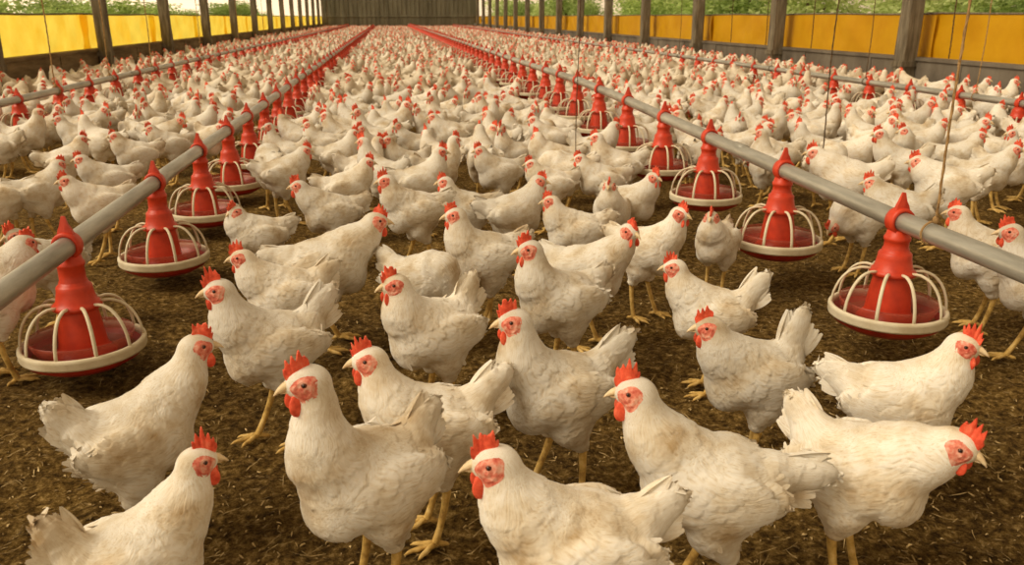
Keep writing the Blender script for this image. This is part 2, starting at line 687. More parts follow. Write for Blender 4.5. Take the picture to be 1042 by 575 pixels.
    for q in (-1, 1):
        G = Geo()
        v = ICO[sub][0].copy()
        drop = .5 + .5 * np.clip(-v[:, 2:3], -1, 1)
        v = v * np.array([.0140, .0052, .0190]) * (.72 + .42 * drop) * wsz
        v[:, 0] += v[:, 2] * -.15
        v = v @ rot_xyz(q * .12, 0, q * .25).T
        G.add(toworld(v + np.array([.0195, q * .0115, -.0265])), ICO[sub][1], 1)
        wl.append(G)
    parts['wattle'] = wl
    # bare red face
    fcs = []
    na, nr = (26, 9) if lod == 0 else (16, 5) if lod == 1 else (8, 3)
    for q in (-1, 1):
        G = Geo()
        aa = np.linspace(0, 2 * PI, na, endpoint=False)
        rr = np.linspace(0, 1, nr)
        edge = 1 + .10 * np.sin(aa * 3 + 1) + .06 * np.sin(aa * 5 + rs.uniform(0, 6))
        P = np.stack([.013 + np.outer(rr, np.cos(aa) * .0265 * edge), np.full((nr, na), q * .022), -.0035 + np.outer(rr, np.sin(aa) * .0240 * edge)], -1).reshape(-1, 3)
        P = toworld(P)
        P = pose.project(P, 5)
        g = pose.grad(P)
        g /= np.linalg.norm(g, axis=1)[:, None] + 1e-9
        rfl = np.repeat(rr, na)
        off = (.0016 if lod < 2 else .003) * (1 - rfl ** 4) + .0009 * np.sin(rfl * 14) * (lod == 0)
        P = P + g * (off - .0008 * (rfl > .99))[:, None]
        fc = grid_faces(nr, na, wrap_b=True)
        G.add(P, fc if q < 0 else fc[:, ::-1], 2)
        fcs.append(G)
    parts['face'] = fcs
    # beak
    G = Geo()
    nb = 7 if lod < 2 else 3
    t = np.linspace(0, 1, nb)
    pth = np.stack([.022 + .0325 * t, 0 * t, .0000 - .0010 * t - .0135 * t ** 2.2], 1)
    G.add(*_tw(tube(pth, .0112 * (1 - t ** 1.5) + .0012, 12 if lod < 2 else 4, True, (.82, .78)), toworld), 3)
    pth = np.stack([.020 + .024 * t, 0 * t, -.0105 - .002 * t], 1)
    G.add(*_tw(tube(pth, .0074 * (1 - t ** 1.6) + .0010, 10 if lod < 2 else 4, True, (.95, .5)), toworld), 3)
    parts['beak'] = G
    # eyes
    el = []
    for q in (-1, 1):
        P = toworld(np.array([[.0105, q * .022, .0035]]))
        P = pose.project(P, 6)
        g = pose.grad(P)[0]
        g /= np.linalg.norm(g)
        G = Geo()
        G.add(ICO[2 if lod < 2 else 1][0] * .0046 + P[0] - g * .0008, ICO[2 if lod < 2 else 1][1], 0)
        G.add(ICO[2 if lod < 2 else 1][0] * .0027 + P[0] + g * .0015, ICO[2 if lod < 2 else 1][1], 1)
        el.append(G)
    parts['eye'] = el
    # legs
    ll = []
    for q in (-1, 1):
        G = Geo()
        kx = pose.stride * q * .018
        zz = pose.dz
        hock = np.array([-.022 + kx, q * .043, .100 + zz * .8])
        foot = np.array([.006 + kx * 2.2, q * .046, .013])
        sg = 10 if lod < 2 else (5 if lod == 2 else 3)
        top = np.array([-.015 + kx, q * .043, .136 + zz * .6])
        pth = np.array([top, hock * .5 + top * .5, hock, hock * .66 + foot * .34 + [-.003, 0, 0], hock * .3 + foot * .7 + [-.003, 0, 0], foot + [-.001, 0, .002], foot + [.004, 0, -.005]])
        G.add(*tube(pth, [.012, .0105, .0092, .0076, .0072, .0084, .0075], sg), 4)
        FT = G if lod > 1 else Geo()
        toes = [(0, .058), (32, .047), (-32, .047), (178, .026)]
        for da, tl in toes:
            aa = math.radians(da + q * 6)
            dv = np.array([math.cos(aa), math.sin(aa), 0])
            tp = np.array([foot + dv * .001 + [0, 0, -.002], foot + dv * tl * .33 + [0, 0, -.002], foot + dv * tl * .66 + [0, 0, -.0065], foot + dv * tl * .86 + [0, 0, -.0065], foot + dv * tl * 1.0 + [0, 0, -.0085], foot + dv * tl * 1.16 + [0, 0, -.012]])
            FT.add(*tube(tp, [.0075, .0058, .0062, .0048, .0040, .0010], max(sg - 2, 3)), 4)
        ll.append(G)
        if lod <= 1:
            G.foot = FT
    parts['leg'] = ll
    return parts


def _tw(vf, fn):
    return fn(vf[0]), vf[1]


def hen_object(pose, lod, loc, rz, scale, label, group):
    pa = hen_geometry(pose, lod)
    V, F, fu = pa['body']
    me = mesh_np('hen', V, F, HEN_MATS[:1], None, True, {'fuv': fu})
    o = link('hen', me, None, loc, label, 'chicken', group)
    o.rotation_euler = (0, 0, rz)
    o.scale = (scale,) * 3
    link('comb', rem(pa['comb']).mesh('comb', [M_COMB]), o)
    for g in pa['wattle']:
        link('wattle', rem(g).mesh('wattle', [M_COMB]), o)
    for g in pa['face']:
        link('face', rem(g).mesh('face', [M_FACE]), o)
    link('beak', rem(pa['beak']).mesh('beak', [M_BEAK]), o)
    for g in pa['eye']:
        link('eye', g.mesh('eye', [M_EYE, M_PUPIL]), o)
    for g in pa['leg']:
        lg = link('leg', rem(g).mesh('leg', [M_LEG]), o)
        if hasattr(g, 'foot'):
            link('foot', rem(g.foot).mesh('foot', [M_LEG]), lg)
    return o


def rem(g):
    g.M = [m * 0 for m in g.M]
    return g


def merged_hen(pose, lod):
    pa = hen_geometry(pose, lod)
    G = Geo()
    G.add(pa['body'][0], pa['body'][1], 0)
    for k in ('comb', 'beak'):
        V, F, M = pa[k].arrays()
        G.V.append(V); G.F.append(F + G.n); G.M.append(M); G.n += len(V)
    for k in ('wattle', 'leg', 'face'):
        for g in pa[k]:
            V, F, M = g.arrays()
            G.V.append(V); G.F.append(F + G.n); G.M.append(M); G.n += len(V)
    if lod <= 2:
        for g in pa['eye']:
            V, F, M = g.arrays()
            G.V.append(V); G.F.append(F + G.n); G.M.append(M * 0 + 5); G.n += len(V)
    return G, pa['body'][2]


# ------------------------------------------------------------------ the barn
XL, XR, YB, Y0 = -4.2, 6.0, 61.0, -1.5
POST_R = [9.25 + 3.45 * i for i in range(15)]
POST_L = [13.4 - 3.7 + 3.7 * i for i in range(14)]
ORD = ['first', 'second', 'third', 'fourth', 'fifth', 'sixth', 'seventh', 'eighth', 'ninth', 'tenth', 'eleventh', 'twelfth', 'thirteenth',
       'fourteenth', 'fifteenth', 'sixteenth', 'seventeenth', 'eighteenth', 'nineteenth', 'twentieth']
TENS = {2: 'twenty', 3: 'thirty', 4: 'forty', 5: 'fifty', 6: 'sixty', 7: 'seventy', 8: 'eighty', 9: 'ninety'}


def ordinal(n):                                                     # 0 -> first
    n += 1
    if n <= 20: return ORD[n - 1]
    t, u = divmod(n, 10)
    return (TENS[t][:-1] + 'ieth') if u == 0 else TENS[t] + '-' + ORD[u - 1]


def vnoise(x, y, sc, seed):
    x, y = x * sc + 100, y * sc + 100
    xi, yi = np.floor(x).astype(np.int64), np.floor(y).astype(np.int64)
    fx, fy = x - xi, y - yi
    fx, fy = fx * fx * (3 - 2 * fx), fy * fy * (3 - 2 * fy)
    def hsh(a, b):
        v = np.sin(a * 127.1 + b * 311.7 + seed * 74.7) * 43758.5453
        return v - np.floor(v)
    return (hsh(xi, yi) * (1 - fx) * (1 - fy) + hsh(xi + 1, yi) * fx * (1 - fy) + hsh(xi, yi + 1) * (1 - fx) * fy + hsh(xi + 1, yi + 1) * fx * fy) - .5


def litter_height(x, y):
    near = np.clip(1.3 - y / 12, .15, 1)
    return near * (.012 * vnoise(x, y, 5, 1) + .010 * vnoise(x, y, 16, 2) + .010 * vnoise(x, y, 42, 3) + .007 * vnoise(x, y, 95, 4)) - .006


def floor_mat():
    m, nt, b = new_mat('dark_litter_floor')
    tc = N(nt, 'ShaderNodeTexCoord')
    n1 = N(nt, 'ShaderNodeTexNoise', Scale=2.2, Detail=6, Roughness=.65)
    n2 = N(nt, 'ShaderNodeTexNoise', Scale=48.0, Detail=8, Roughness=.78)
    for n in (n1, n2): nt.links.new(tc.outputs['Object'], n.inputs['Vector'])
    c1 = ramp(nt, n2.outputs['Fac'], [(.37, (.040, .022, .006)), (.47, (.150, .088, .023)), (.56, (.32, .205, .062)), (.65, (.62, .45, .19))])
    c2 = ramp(nt, n1.outputs['Fac'], [(.35, (.62, .58, .55)), (.65, (1.12, 1.08, 1.0))])
    mx = N(nt, 'ShaderNodeMix', data_type='RGBA', blend_type='MULTIPLY')
    mx.inputs[0].default_value = 1
    nt.links.new(c1, mx.inputs[6]); nt.links.new(c2, mx.inputs[7])
    nt.links.new(mx.outputs[2], b.inputs['Base Color'])
    b.inputs['Roughness'].default_value = .95
    b.inputs['Specular IOR Level'].default_value = .1
    n3 = N(nt, 'ShaderNodeTexNoise', Scale=95.0, Detail=8, Roughness=.8)
    nt.links.new(tc.outputs['Object'], n3.inputs['Vector'])
    bp = N(nt, 'ShaderNodeBump', Strength=1.0, Distance=.02)
    nt.links.new(n3.outputs['Fac'], bp.inputs['Height'])
    nt.links.new(bp.outputs[0], b.inputs['Normal'])
    return m


ys = [Y0, 0, .4]
while ys[-1] < YB + .3:
    ys.append(ys[-1] + max(.011, .011 * (ys[-1] / 1.2) ** 1.6))
ys = np.array(ys)
xs = np.concatenate([np.linspace(XL - .3, -1.6, 60), np.linspace(-1.585, 2.4, 330), np.linspace(2.42, XR + .3, 80)])
XX, YY = np.meshgrid(xs, ys, indexing='ij')
ZZ = litter_height(XX, YY)
me = mesh_np('floor', np.stack([XX, YY, ZZ], -1).reshape(-1, 3), grid_faces(len(xs), len(ys)), [floor_mat()])
link('floor', me, kind='structure')

# wood shavings and straw on the floor: nobody could count them
M_STRAW = noise_mat('pale_straw', [(.36, (.10, .06, .02)), (.5, (.30, .20, .075)), (.66, (.70, .53, .26))], scale=22, rough=.8)
G = Geo()
ns = 22000
yy = .75 + 7.5 * RNG.random(ns) ** 1.7
xx = RNG.uniform(-1.0, 1.0, ns) * (.55 + yy * .75) + .15 * yy
keep = (xx > XL + .1) & (xx < XR - .1)
xx, yy = xx[keep], yy[keep]
ns = len(xx)
ang = RNG.uniform(0, 2 * PI, ns)
ln = np.where(RNG.random(ns) < .16, RNG.uniform(.022, .060, ns), RNG.uniform(.004, .015, ns))
wd = np.where(ln > .02, RNG.uniform(.0008, .0018, ns), RNG.uniform(.0015, .0045, ns))
tilt = RNG.normal(0, .2, ns)
V = np.zeros((ns, 6, 3))
taper = {0: RNG.uniform(.02, .4, ns), 2: RNG.uniform(.02, .45, ns)}
for k, t in enumerate((-.5, 0, .5)):
    bend = .12 * ln * (t == 0) * RNG.uniform(-1, 1, ns)
    for j, sgn in enumerate((-1, 1)):
        we = wd * (.5 if t == 0 else taper[k])
        px = xx + np.cos(ang) * ln * t - np.sin(ang) * (sgn * we + bend)
        py = yy + np.sin(ang) * ln * t + np.cos(ang) * (sgn * we + bend)
        V[:, k * 2 + j] = np.stack([px, py, litter_height(px, py) + .0035 + ln * t * tilt + .001 * (t == 0)], 1)
base = (np.arange(ns) * 6)[:, None]
F = np.concatenate([base + np.array([0, 2, 3, 1]), base + np.array([2, 4, 5, 3])])
G.add(V.reshape(-1, 3), F)
# each flake gets a back side a little below, so it has thickness
V2 = V.copy(); V2[:, :, 2] -= .0012
G.add(V2.reshape(-1, 3), F[:, ::-1])
link('straw_litter', G.mesh('straw_litter', [M_STRAW], False), label='pale straw bits and wood shavings scattered over the dark brown floor', cat='straw', kind='stuff')

M_BOARD_L = noise_mat('brown_boards', [(.3, (.10, .065, .03)), (.5, (.20, .14, .07)), (.7, (.30, .22, .12))], scale=3, rough=.85, stretch=(1, .6, 4), bump=.4, bscale=9, dist=.02)
M_BLOCK_R = noise_mat('grey_dwarf_wall', [(.3, (.085, .070, .052)), (.5, (.15, .125, .095)), (.7, (.22, .19, .15))], scale=2.5, rough=.9, stretch=(1, .8, .5), bump=.4, bscale=14, dist=.02)
M_BACK = noise_mat('weathered_shaded_back_wall', [(.3, (.12, .11, .072)), (.5, (.18, .165, .115)), (.7, (.25, .235, .165))], scale=.9, rough=.85, stretch=(3, 1, .35), bump=.2)  # weathered grain; shade and haze of the far end put into its tone
M_POST = noise_mat('weathered_post', [(.3, (.095, .075, .048)), (.5, (.17, .14, .095)), (.7, (.28, .235, .165))], scale=6, rough=.85, stretch=(4, 4, .5), bump=.5, bscale=20, dist=.01)


def wall_side(name, x0, x1, mat):
    G = Geo()
    G.add(*box(x0, x1, Y0, YB, -.05, .47))
    G.add(*box(x0 - .02, x1 + .02, Y0, YB, .47, .505))             # sill board
    xin = x1 if x0 < 0 else x0
    s = 1 if x0 < 0 else -1
    y = Y0 + 1.1
    while y < YB - .5:                                             # board joints as raised battens
        G.add(*box(min(xin, xin + s * .012), max(xin, xin + s * .012), y, y + .05, 0, .47))
        y += 1.75
    link(name, G.mesh(name, [mat], False), kind='structure')


wall_side('wall_left', XL - .12, XL, M_BOARD_L)
wall_side('wall_right', XR, XR + .12, M_BLOCK_R)
G = Geo()
G.add(*box(XL - .2, XR + .2, YB, YB + .12, -.05, 3.0))
x = XL
while x < XR:                                                       # corrugation ribs of the sheet wall
    G.add(*box(x, x + .07, YB - .04, YB, .15, 3.0))
    x += .30
G.add(*box(XL, XR, YB - .07, YB, .95, 1.05))
link('wall_back', G.mesh('wall_back', [M_BACK], False), kind='structure')


def tarp_mat(name, col, col2, trans):
    m, nt, b = new_mat(name)
    tc = N(nt, 'ShaderNodeTexCoord')
    n1 = N(nt, 'ShaderNodeTexNoise', Scale=2.2, Detail=5, Roughness=.6)
    nt.links.new(tc.outputs['Object'], n1.inputs['Vector'])
    c = ramp(nt, n1.outputs['Fac'], [(.32, col2), (.6, col)])
    nt.links.new(c, b.inputs['Base Color'])
    b.inputs['Roughness'].default_value = .55
    b.inputs['Specular IOR Level'].default_value = .2
    tr = N(nt, 'ShaderNodeBsdfTranslucent')
    nt.links.new(c, tr.inputs[0])
    mx = N(nt, 'ShaderNodeMixShader')
    mx.inputs[0].default_value = trans
    nt.links.new(b.outputs[0], mx.inputs[1]); nt.links.new(tr.outputs[0], mx.inputs[2])
    nt.links.new(mx.outputs[0], nt.nodes['Material Output'].inputs[0])
    return m


M_TARP_L = tarp_mat('sunlit_yellow_tarpaulin', (1.0, .78, .13), (.98, .64, .06), .80)  # left copy of the tarpaulin, colour brightened for the sun behind it
M_TARP_R = tarp_mat('shaded_yellow_tarpaulin', (.70, .37, .010), (.62, .30, .006), .22)  # same tarpaulin, colour darkened because no sun stands behind it
M_HEM = noise_mat('yellow_hem', [(.3, (.60, .34, .01)), (.7, (.80, .50, .02))], scale=5, rough=.7)


def tarp(side, y0, y1, k):
    rs = np.random.default_rng(100 + k + (50 if side > 0 else 0))
    X = (XR + .15 + .035 * (k % 2)) if side > 0 else (XL - .15 - .035 * (k % 2))
    nu, nv = 44, 16
    u = np.linspace(0, 1, nu); v = np.linspace(0, 1, nv)
    UU, VV = np.meshgrid(u, v, indexing='ij')
    Yw = y0 + (y1 - y0) * UU
    sag = .020 * np.sin(UU * PI) * rs.uniform(.3, 1.3) + .015 * (UU - .5) * rs.uniform(-1, 1)
    zt = .985 - .006 * np.sin(UU * PI * 2 + rs.uniform(0, 6))
    zb = .485 - sag
    Zw = zb + (zt - zb) * VV
    dsp = np.zeros_like(UU)
    for j in range(7):
        a, bq, c = rs.uniform(-2.2, 2.2), rs.uniform(1, 7), rs.uniform(0, 6.28)
        dsp += .007 * np.sin((UU * (y1 - y0) * bq * 1.6 + VV * a * 3 + c)) * rs.uniform(.3, 1)
    dsp *= np.sin(VV * PI * .85 + .2)
    P = np.stack([X + dsp, Yw, Zw], -1)
    Q = P.copy(); Q[..., 0] += .003 * side
    G = Geo()
    f = grid_faces(nu, nv)
    G.add(P.reshape(-1, 3), f if side > 0 else f[:, ::-1])
    name = 'tarpaulin_curtain'
    where = 'right' if side > 0 else 'left'
    tone = 'shaded mustard yellow' if side > 0 else 'sunlit bright yellow'
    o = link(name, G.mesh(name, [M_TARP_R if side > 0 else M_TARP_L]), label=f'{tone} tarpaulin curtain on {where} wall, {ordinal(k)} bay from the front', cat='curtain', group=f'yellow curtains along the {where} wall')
    path = np.stack([P[:, 0, 0], P[:, 0, 1], P[:, 0, 2]], 1)
    link('hem', Geo().add(*tube(path, .014, 6)).mesh('hem', [M_HEM]), o)
    path = np.stack([P[:, -1, 0], P[:, -1, 1], P[:, -1, 2]], 1)
    link('top_rail', Geo().add(*tube(path, .012, 6)).mesh('top_rail', [M_POST]), o)


def post(side, y, k):
    X = XR - .09 if side > 0 else XL + .09
    rs = np.random.default_rng(k + (70 if side > 0 else 0))
    w = .095 if side > 0 else .085
    # squared timber with worn corners and slight bow
    zz = np.linspace(-.02, 2.7, 14)
    pr8 = np.array([(-1, -.8), (-.8, -1), (.8, -1), (1, -.8), (1, .8), (.8, 1), (-.8, 1), (-1, .8)]) * w
    V = []
    for z in zz:
        j = rs.normal(0, .0025, (8, 2))
        off = np.array([.008 * math.sin(z * 1.5 + k), .008 * math.cos(z * 1.2 + k)])
        q = pr8 + j + off
        V.append(np.concatenate([q + [X, y], np.full((8, 1), z)], 1))
    V = np.concatenate(V)
    G = Geo().add(V, grid_faces(14, 8, wrap_b=True))
    where = 'right' if side > 0 else 'left'
    o = link('wooden_post', G.mesh('wooden_post', [M_POST], False), label=f'weathered wooden post at {where} wall, {ordinal(k)} from the front', cat='post', group=f'posts along the {where} wall')
    b = Geo().add(*box(X - w - .012, X + w + .012, y - w - .012, y + w + .012, .40, .46))
    link('brace_band', b.mesh('brace_band', [M_POST], False), o)


for k, y in enumerate(POST_R): post(1, y, k)
for k, y in enumerate(POST_L): post(-1, y, k)
bR = [POST_R[0] - 3.45 * 2, POST_R[0] - 3.45] + POST_R + [YB]
bL = [POST_L[0] - 3.7] + POST_L + [YB]
for k in range(len(bR) - 1): tarp(1, bR[k] - .12, bR[k + 1] + .12, k)
for k in range(len(bL) - 1): tarp(-1, bL[k] - .17, bL[k + 1] + .17, k)

# tie beams over the posts: what the ropes hang from
G = Geo()
for y in [2.4, 5.8] + POST_R: G.add(*box(XL - .1, XR + .1, y - .04, y + .04, 2.7, 2.8))
link('trim_1', G.mesh('trim_1', [M_POST], False), kind='structure')
G = Geo()
for x in (-2.6, -.86, 1.38, 4.45): G.add(*box(x - .03, x + .03, Y0, YB, 2.62, 2.7))
link('trim_2', G.mesh('trim_2', [M_POST], False), kind='structure')

# ------------------------------------------------------------------ pan feeder lines
def galv_mat():
    m = noise_mat('galvanised_pipe', [(.3, (.30, .29, .25)), (.5, (.44, .43, .38)), (.7, (.58, .57, .51))], scale=5, rough=.4, stretch=(6, .8, 6), bump=.1, metallic=.55, spec=.5)
    return m


M_GALV = galv_mat()


def plastic(name, a, b_, rough=.42, scale=22):
    return noise_mat(name, [(.32, a), (.6, b_)], scale=scale, rough=rough, bump=.12, bscale=60, dist=.004, spec=.45)


M_RED = plastic('red_plastic', (.50, .035, .012), (.66, .055, .018))
M_DARKRED = plastic('dark_red_pan', (.30, .018, .010), (.46, .030, .015))
M_CREAM = plastic('cream_plastic', (.62, .52, .34), (.80, .72, .54), .5, 14)
M_CUP, _nt, _b = new_mat('dusty_clear_red_plastic')
_b.inputs['Base Color'].default_value = (.50, .10, .06, 1)
_b.inputs['Roughness'].default_value = .35
_b.inputs['Alpha'].default_value = .42
M_FEED = noise_mat('feed_crumbs', [(.35, (.16, .05, .02)), (.65, (.34, .14, .06))], scale=120, rough=.9, bump=.8, bscale=200, dist=.004)

LINES = {
    'inner right': dict(x=1.38, first=[2.08, 2.80, 3.53, 4.17, 4.86, 5.55], dy=.67, z=[(-2, .40), (1, .405), (2.1, .412), (3.5, .445), (4.9, .48), (6.2, .50), (10, .495), (61, .48)], drop=.262),
    'inner left': dict(x=-.86, first=[2.27, 3.15, 3.90, 4.60, 5.27], dy=.72, z=[(-2, .375), (2.3, .375), (8, .385), (61, .42)], drop=.280),
    'outer right': dict(x=4.45, first=[5.50], dy=.655, z=[(-2, .36), (6, .36), (20, .38), (61, .42)], drop=.215),
    'outer left': dict(x=-2.6, first=[5.70], dy=.74, z=[(-2, .39), (6, .395), (20, .40), (61, .42)], drop=.215),
}


def pipe_z(L, y):
    return float(np.interp(y, [q[0] for q in L['z']], [q[1] for q in L['z']]))


def rib_path(a, n=9):
    pr_ = [(.060, .104), (.082, .106), (.108, .100), (.131, .084), (.147, .062), (.157, .036), (.161, .008)]
    pr_ = np.array(pr_)
    t = np.linspace(0, 6, n)
    r = np.interp(t, range(7), pr_[:, 0]); z = np.interp(t, range(7), pr_[:, 1])
    return np.stack([r * math.cos(a), r * math.sin(a), z], 1)


ZS = 1.16                                                           # the cage is a little taller than it is drawn below


def feeder_parts(h, lod):
    """h = pan-to-pipe drop. part name -> list of (Geo, material)."""
    sg = 56 if lod == 0 else 20 if lod == 1 else 9
    out = {}
    L = lambda prof, m=0: Geo().add(*lathe(prof, sg), m)
    out['pan'] = [(L([(.0, -.052), (.055, -.052), (.060, -.046), (.115, -.042), (.150, -.026), (.161, -.010), (.160, -.004), (.154, -.006), (.145, -.020), (.112, -.034), (.06, -.038), (.0, -.038)]), M_DARKRED)]
    out['rim'] = [(Geo().add(*lathe([(.158, -.012), (.166, -.013), (.1685, -.008), (.1665, -.001), (.169, .004), (.1675, .011), (.163, .0135), (.156, .012), (.154, .0), (.158, -.012)], sg)), M_CREAM)]
    ns_ = 12 if lod == 0 else 8 if lod == 1 else 5
    nrib = 10 if lod < 2 else 6
    out['rib'] = []
    for i in range(nrib):
        a = 2 * PI * (i + .33) / nrib
        up = (math.cos(a) * .6, math.sin(a) * .6, .8)
        tw = 1 if lod else 1
        V, F = tube(rib_path(a, ns_ if lod < 2 else 4), .0050 if lod < 2 else .0065, 8 if lod == 0 else 4 if lod == 1 else 3, True, (1.05, .75))
        out['rib'].append((Geo().add(V, F), M_CREAM))
    out['drop_tube'] = [(L([(.0, -.036), (.092, -.034), (.094, -.028), (.080, -.012), (.066, .000), (.0635, .012), (.058, .055), (.050, .095), (.050, .12), (.0, .12)]), M_RED)]
    out['collar'] = [(L([(.044, .096), (.062, .093), (.0655, .096), (.066, .102), (.061, .106), (.0535, .112), (.0475, .136), (.047, .146), (.043, .150), (.039, .152), (.0375, .158), (.0, .160)]), M_RED)]
    hh_ = h / ZS
    neck = [(.0365, .148), (.0365, .160), (.0345, .163), (.0345, hh_ - .048), (.0375, hh_ - .046), (.0375, hh_ - .039), (.0335, hh_ - .035), (.030, hh_ - .022), (.0, hh_ - .02)]
    out['neck'] = [(L(neck), M_RED)]
    # saddle clamp round the pipe, along y, with its pointed fin
    G = Geo()
    n1 = 28 if lod == 0 else 12 if lod == 1 else 7
    a = np.arange(n1) * 2 * PI / n1
    prof = [(.0275, -.020), (.0355, -.022), (.0385, -.012), (.0375, 0), (.0385, .012), (.0355, .022), (.0275, .020)]
    V = np.concatenate([np.stack([np.cos(a) * r, np.full(n1, y), np.sin(a) * r + h], 1) for r, y in prof])
    G.add(V, grid_faces(len(prof), n1, wrap_b=True, wrap_a=True))
    # fin: a flame-like crest, thick at the base
    out_l = [(-.022, .026), (-.017, .043), (-.011, .056), (-.004, .080), (.006, .079), (.010, .058), (.019, .043), (.025, .026)]
    for w_, sgn in ((.012, 1), (.012, -1)):
        o2 = np.array(out_l)
        inner = o2 * [.55, .35]
        n2 = len(o2)
        tk = np.where(o2[:, 1] > .06, .35, .9) * w_
        V = np.concatenate([np.stack([o2[:, 0], sgn * tk * .55, o2[:, 1] + h], 1), np.stack([inner[:, 0], np.full(n2, sgn * w_), inner[:, 1] + h], 1)])
        F = grid_faces(2, n2)
        G.add(V, F if sgn > 0 else F[:, ::-1])
    o2 = np.array(out_l); tk = np.where(o2[:, 1] > .06, .35, .9) * .012
    V = np.stack([np.stack([o2[:, 0], -tk * .55, o2[:, 1] + h], 1), np.stack([o2[:, 0], tk * .55, o2[:, 1] + h], 1)], 0).reshape(-1, 3)
    G.add(V, grid_faces(2, n2)[:, ::-1])
    for lst in out.values():
        for g, _ in lst:
            for v_ in g.V: v_[:, 2] *= ZS
    out['clamp'] = [(G, M_RED)]
    if lod < 2:
        G = Geo().add(*lathe([(.082, -.030), (.112, -.018), (.130, .004), (.139, .026), (.1395, .034), (.137, .034), (.1365, .026), (.127, .004), (.110, -.015), (.082, -.026)], sg))
        out['feed_cup'] = [(G, M_CUP)]
        G = Geo().add(*lathe([(.06, -.024), (.10, -.022), (.136, -.016)], sg))
        out['feed'] = [(G, M_FEED)]
    return out


def merge_feeder(h, lod):
    mats = [M_DARKRED, M_CREAM, M_RED, M_CUP, M_FEED]
    G = Geo()
    for k, lst in feeder_parts(h, lod).items():
        for g, m in lst:
            V, F, M = g.arrays()
            G.V.append(V); G.F.append(F + G.n); G.M.append(M * 0 + mats.index(m)); G.n += len(V)
    return G, mats


feeders = []                                                        # (line, index, x, y)
for ln_, L in LINES.items():
    y, k = L['first'][0], 0
    while y < YB - .6:
        feeders.append((ln_, k, L['x'], y))
        k += 1
        y = L['first'][k] if k < len(L['first']) else y + L['dy'] * (1 + .04 * math.sin(k * 2.1 + L['x']))
feeders.sort(key=lambda q: q[3])
FEED = {ln_: [q for q in feeders if q[0] == ln_] for ln_ in LINES}
near_templates, mid_mesh, far_mesh = {}, {}, {}


def copy_thing(root, loc, rz=0, label=None, group=None, scale=None):
    r_ = root.copy(); COL.objects.link(r_)
    r_.location = loc
    r_.rotation_euler = (0, 0, rz)
    if scale: r_.scale = (scale,) * 3
    if label: r_['label'] = label
    if group: r_['group'] = group
    for ch in root.children:
        c = ch.copy(); COL.objects.link(c); c.parent = r_
        for gc in ch.children:
            d = gc.copy(); COL.objects.link(d); d.parent = c
    return r_


leftover = []
for i, (ln_, k, x, y) in enumerate(feeders):
    L = LINES[ln_]
    z = pipe_z(L, y) - L['drop']
    grp = f'red pan feeders on the {ln_} pipe'
    lab = f'red and cream pan feeder, {ordinal(k)} from the front on the {ln_} pipe'
    lod = 0 if y < 7 else 1 if y < 16 else 2
    if i >= 300:
        leftover.append((x, y, z)); continue
    key = (L['drop'], lod)
    fs_ = (.95, .95, 1)
    if lod < 2 or y < 16:
        if key not in near_templates:
            o = link('pan_feeder', None, None, (x, y, z), lab, 'feeder', grp)
            for nm, lst in feeder_parts(L['drop'], lod).items():
                for g, m in lst:
                    if len(lst) == 1 and nm in ('feed',):
                        link('feed', g.mesh('feed', [m]), o)
                    else:
                        link(nm, g.mesh(nm, [m]), o)
            o.scale = fs_
            near_templates[key] = o
        else:
            o = copy_thing(near_templates[key], (x, y, z), random.uniform(-.03, .03), lab, grp)
    else:
        if key not in far_mesh:
            G, mats = merge_feeder(L['drop'], 2)
            far_mesh[key] = G.mesh('pan_feeder', mats)
        link('pan_feeder', far_mesh[key], None, (x, y, z), lab, 'feeder', grp)
if leftover:
    G, mats = merge_feeder(.215, 2)
    V, F, M = G.arrays()
    G2 = Geo()
    VV = (V[None] + np.array(leftover)[:, None]).reshape(-1, 3)
    FF = (F[None] + (np.arange(len(leftover)) * len(V))[:, None, None]).reshape(-1, 3)
    me = mesh_np('distant_pan_feeders', VV, FF, mats, np.tile(M, len(leftover)))
    link('distant_pan_feeder', me, label='tiny distant red pan feeders crowded at the far ends of the pipes', cat='feeder', kind='stuff')

for ln_, L in LINES.items():
    yy_ = np.concatenate([np.arange(-1.4, 12, .35), np.arange(12, YB - .3, 1.5)])
    path = np.array([(L['x'] + .004 * math.sin(y * 1.3), y, pipe_z(L, y)) for y in yy_])
    V, F = tube(path, .0265, 20)
    where = {'inner right': 'rising toward the right edge in front', 'inner left': 'reaching the left edge in front',
             'outer right': 'near the right wall', 'outer left': 'near the left wall'}[ln_]
    o = link('feed_pipe', Geo().add(V, F).mesh('feed_pipe', [M_GALV]), label=f'long galvanised feed pipe of the {ln_} line, {where}', cat='pipe', group='galvanised feed pipes')
    for yj in (3.2, 6.2, 9.2, 12.2):                                   # sleeves where two pipe lengths meet
        link('coupling', Geo().add(*tube([(L['x'], yj - .05, pipe_z(L, yj - .05)), (L['x'], yj + .05, pipe_z(L, yj + .05))], .0285, 20)).mesh('coupling', [M_GALV]), o)

# ------------------------------------------------------------------ ropes
M_ROPE = noise_mat('jute_rope', [(.3, (.20, .11, .04)), (.6, (.48, .30, .13))], scale=40, rough=.9, bump=.6, bscale=200)
M_DARKROPE = noise_mat('dark_cord', [(.3, (.05, .03, .015)), (.6, (.13, .08, .04))], scale=40, rough=.9)


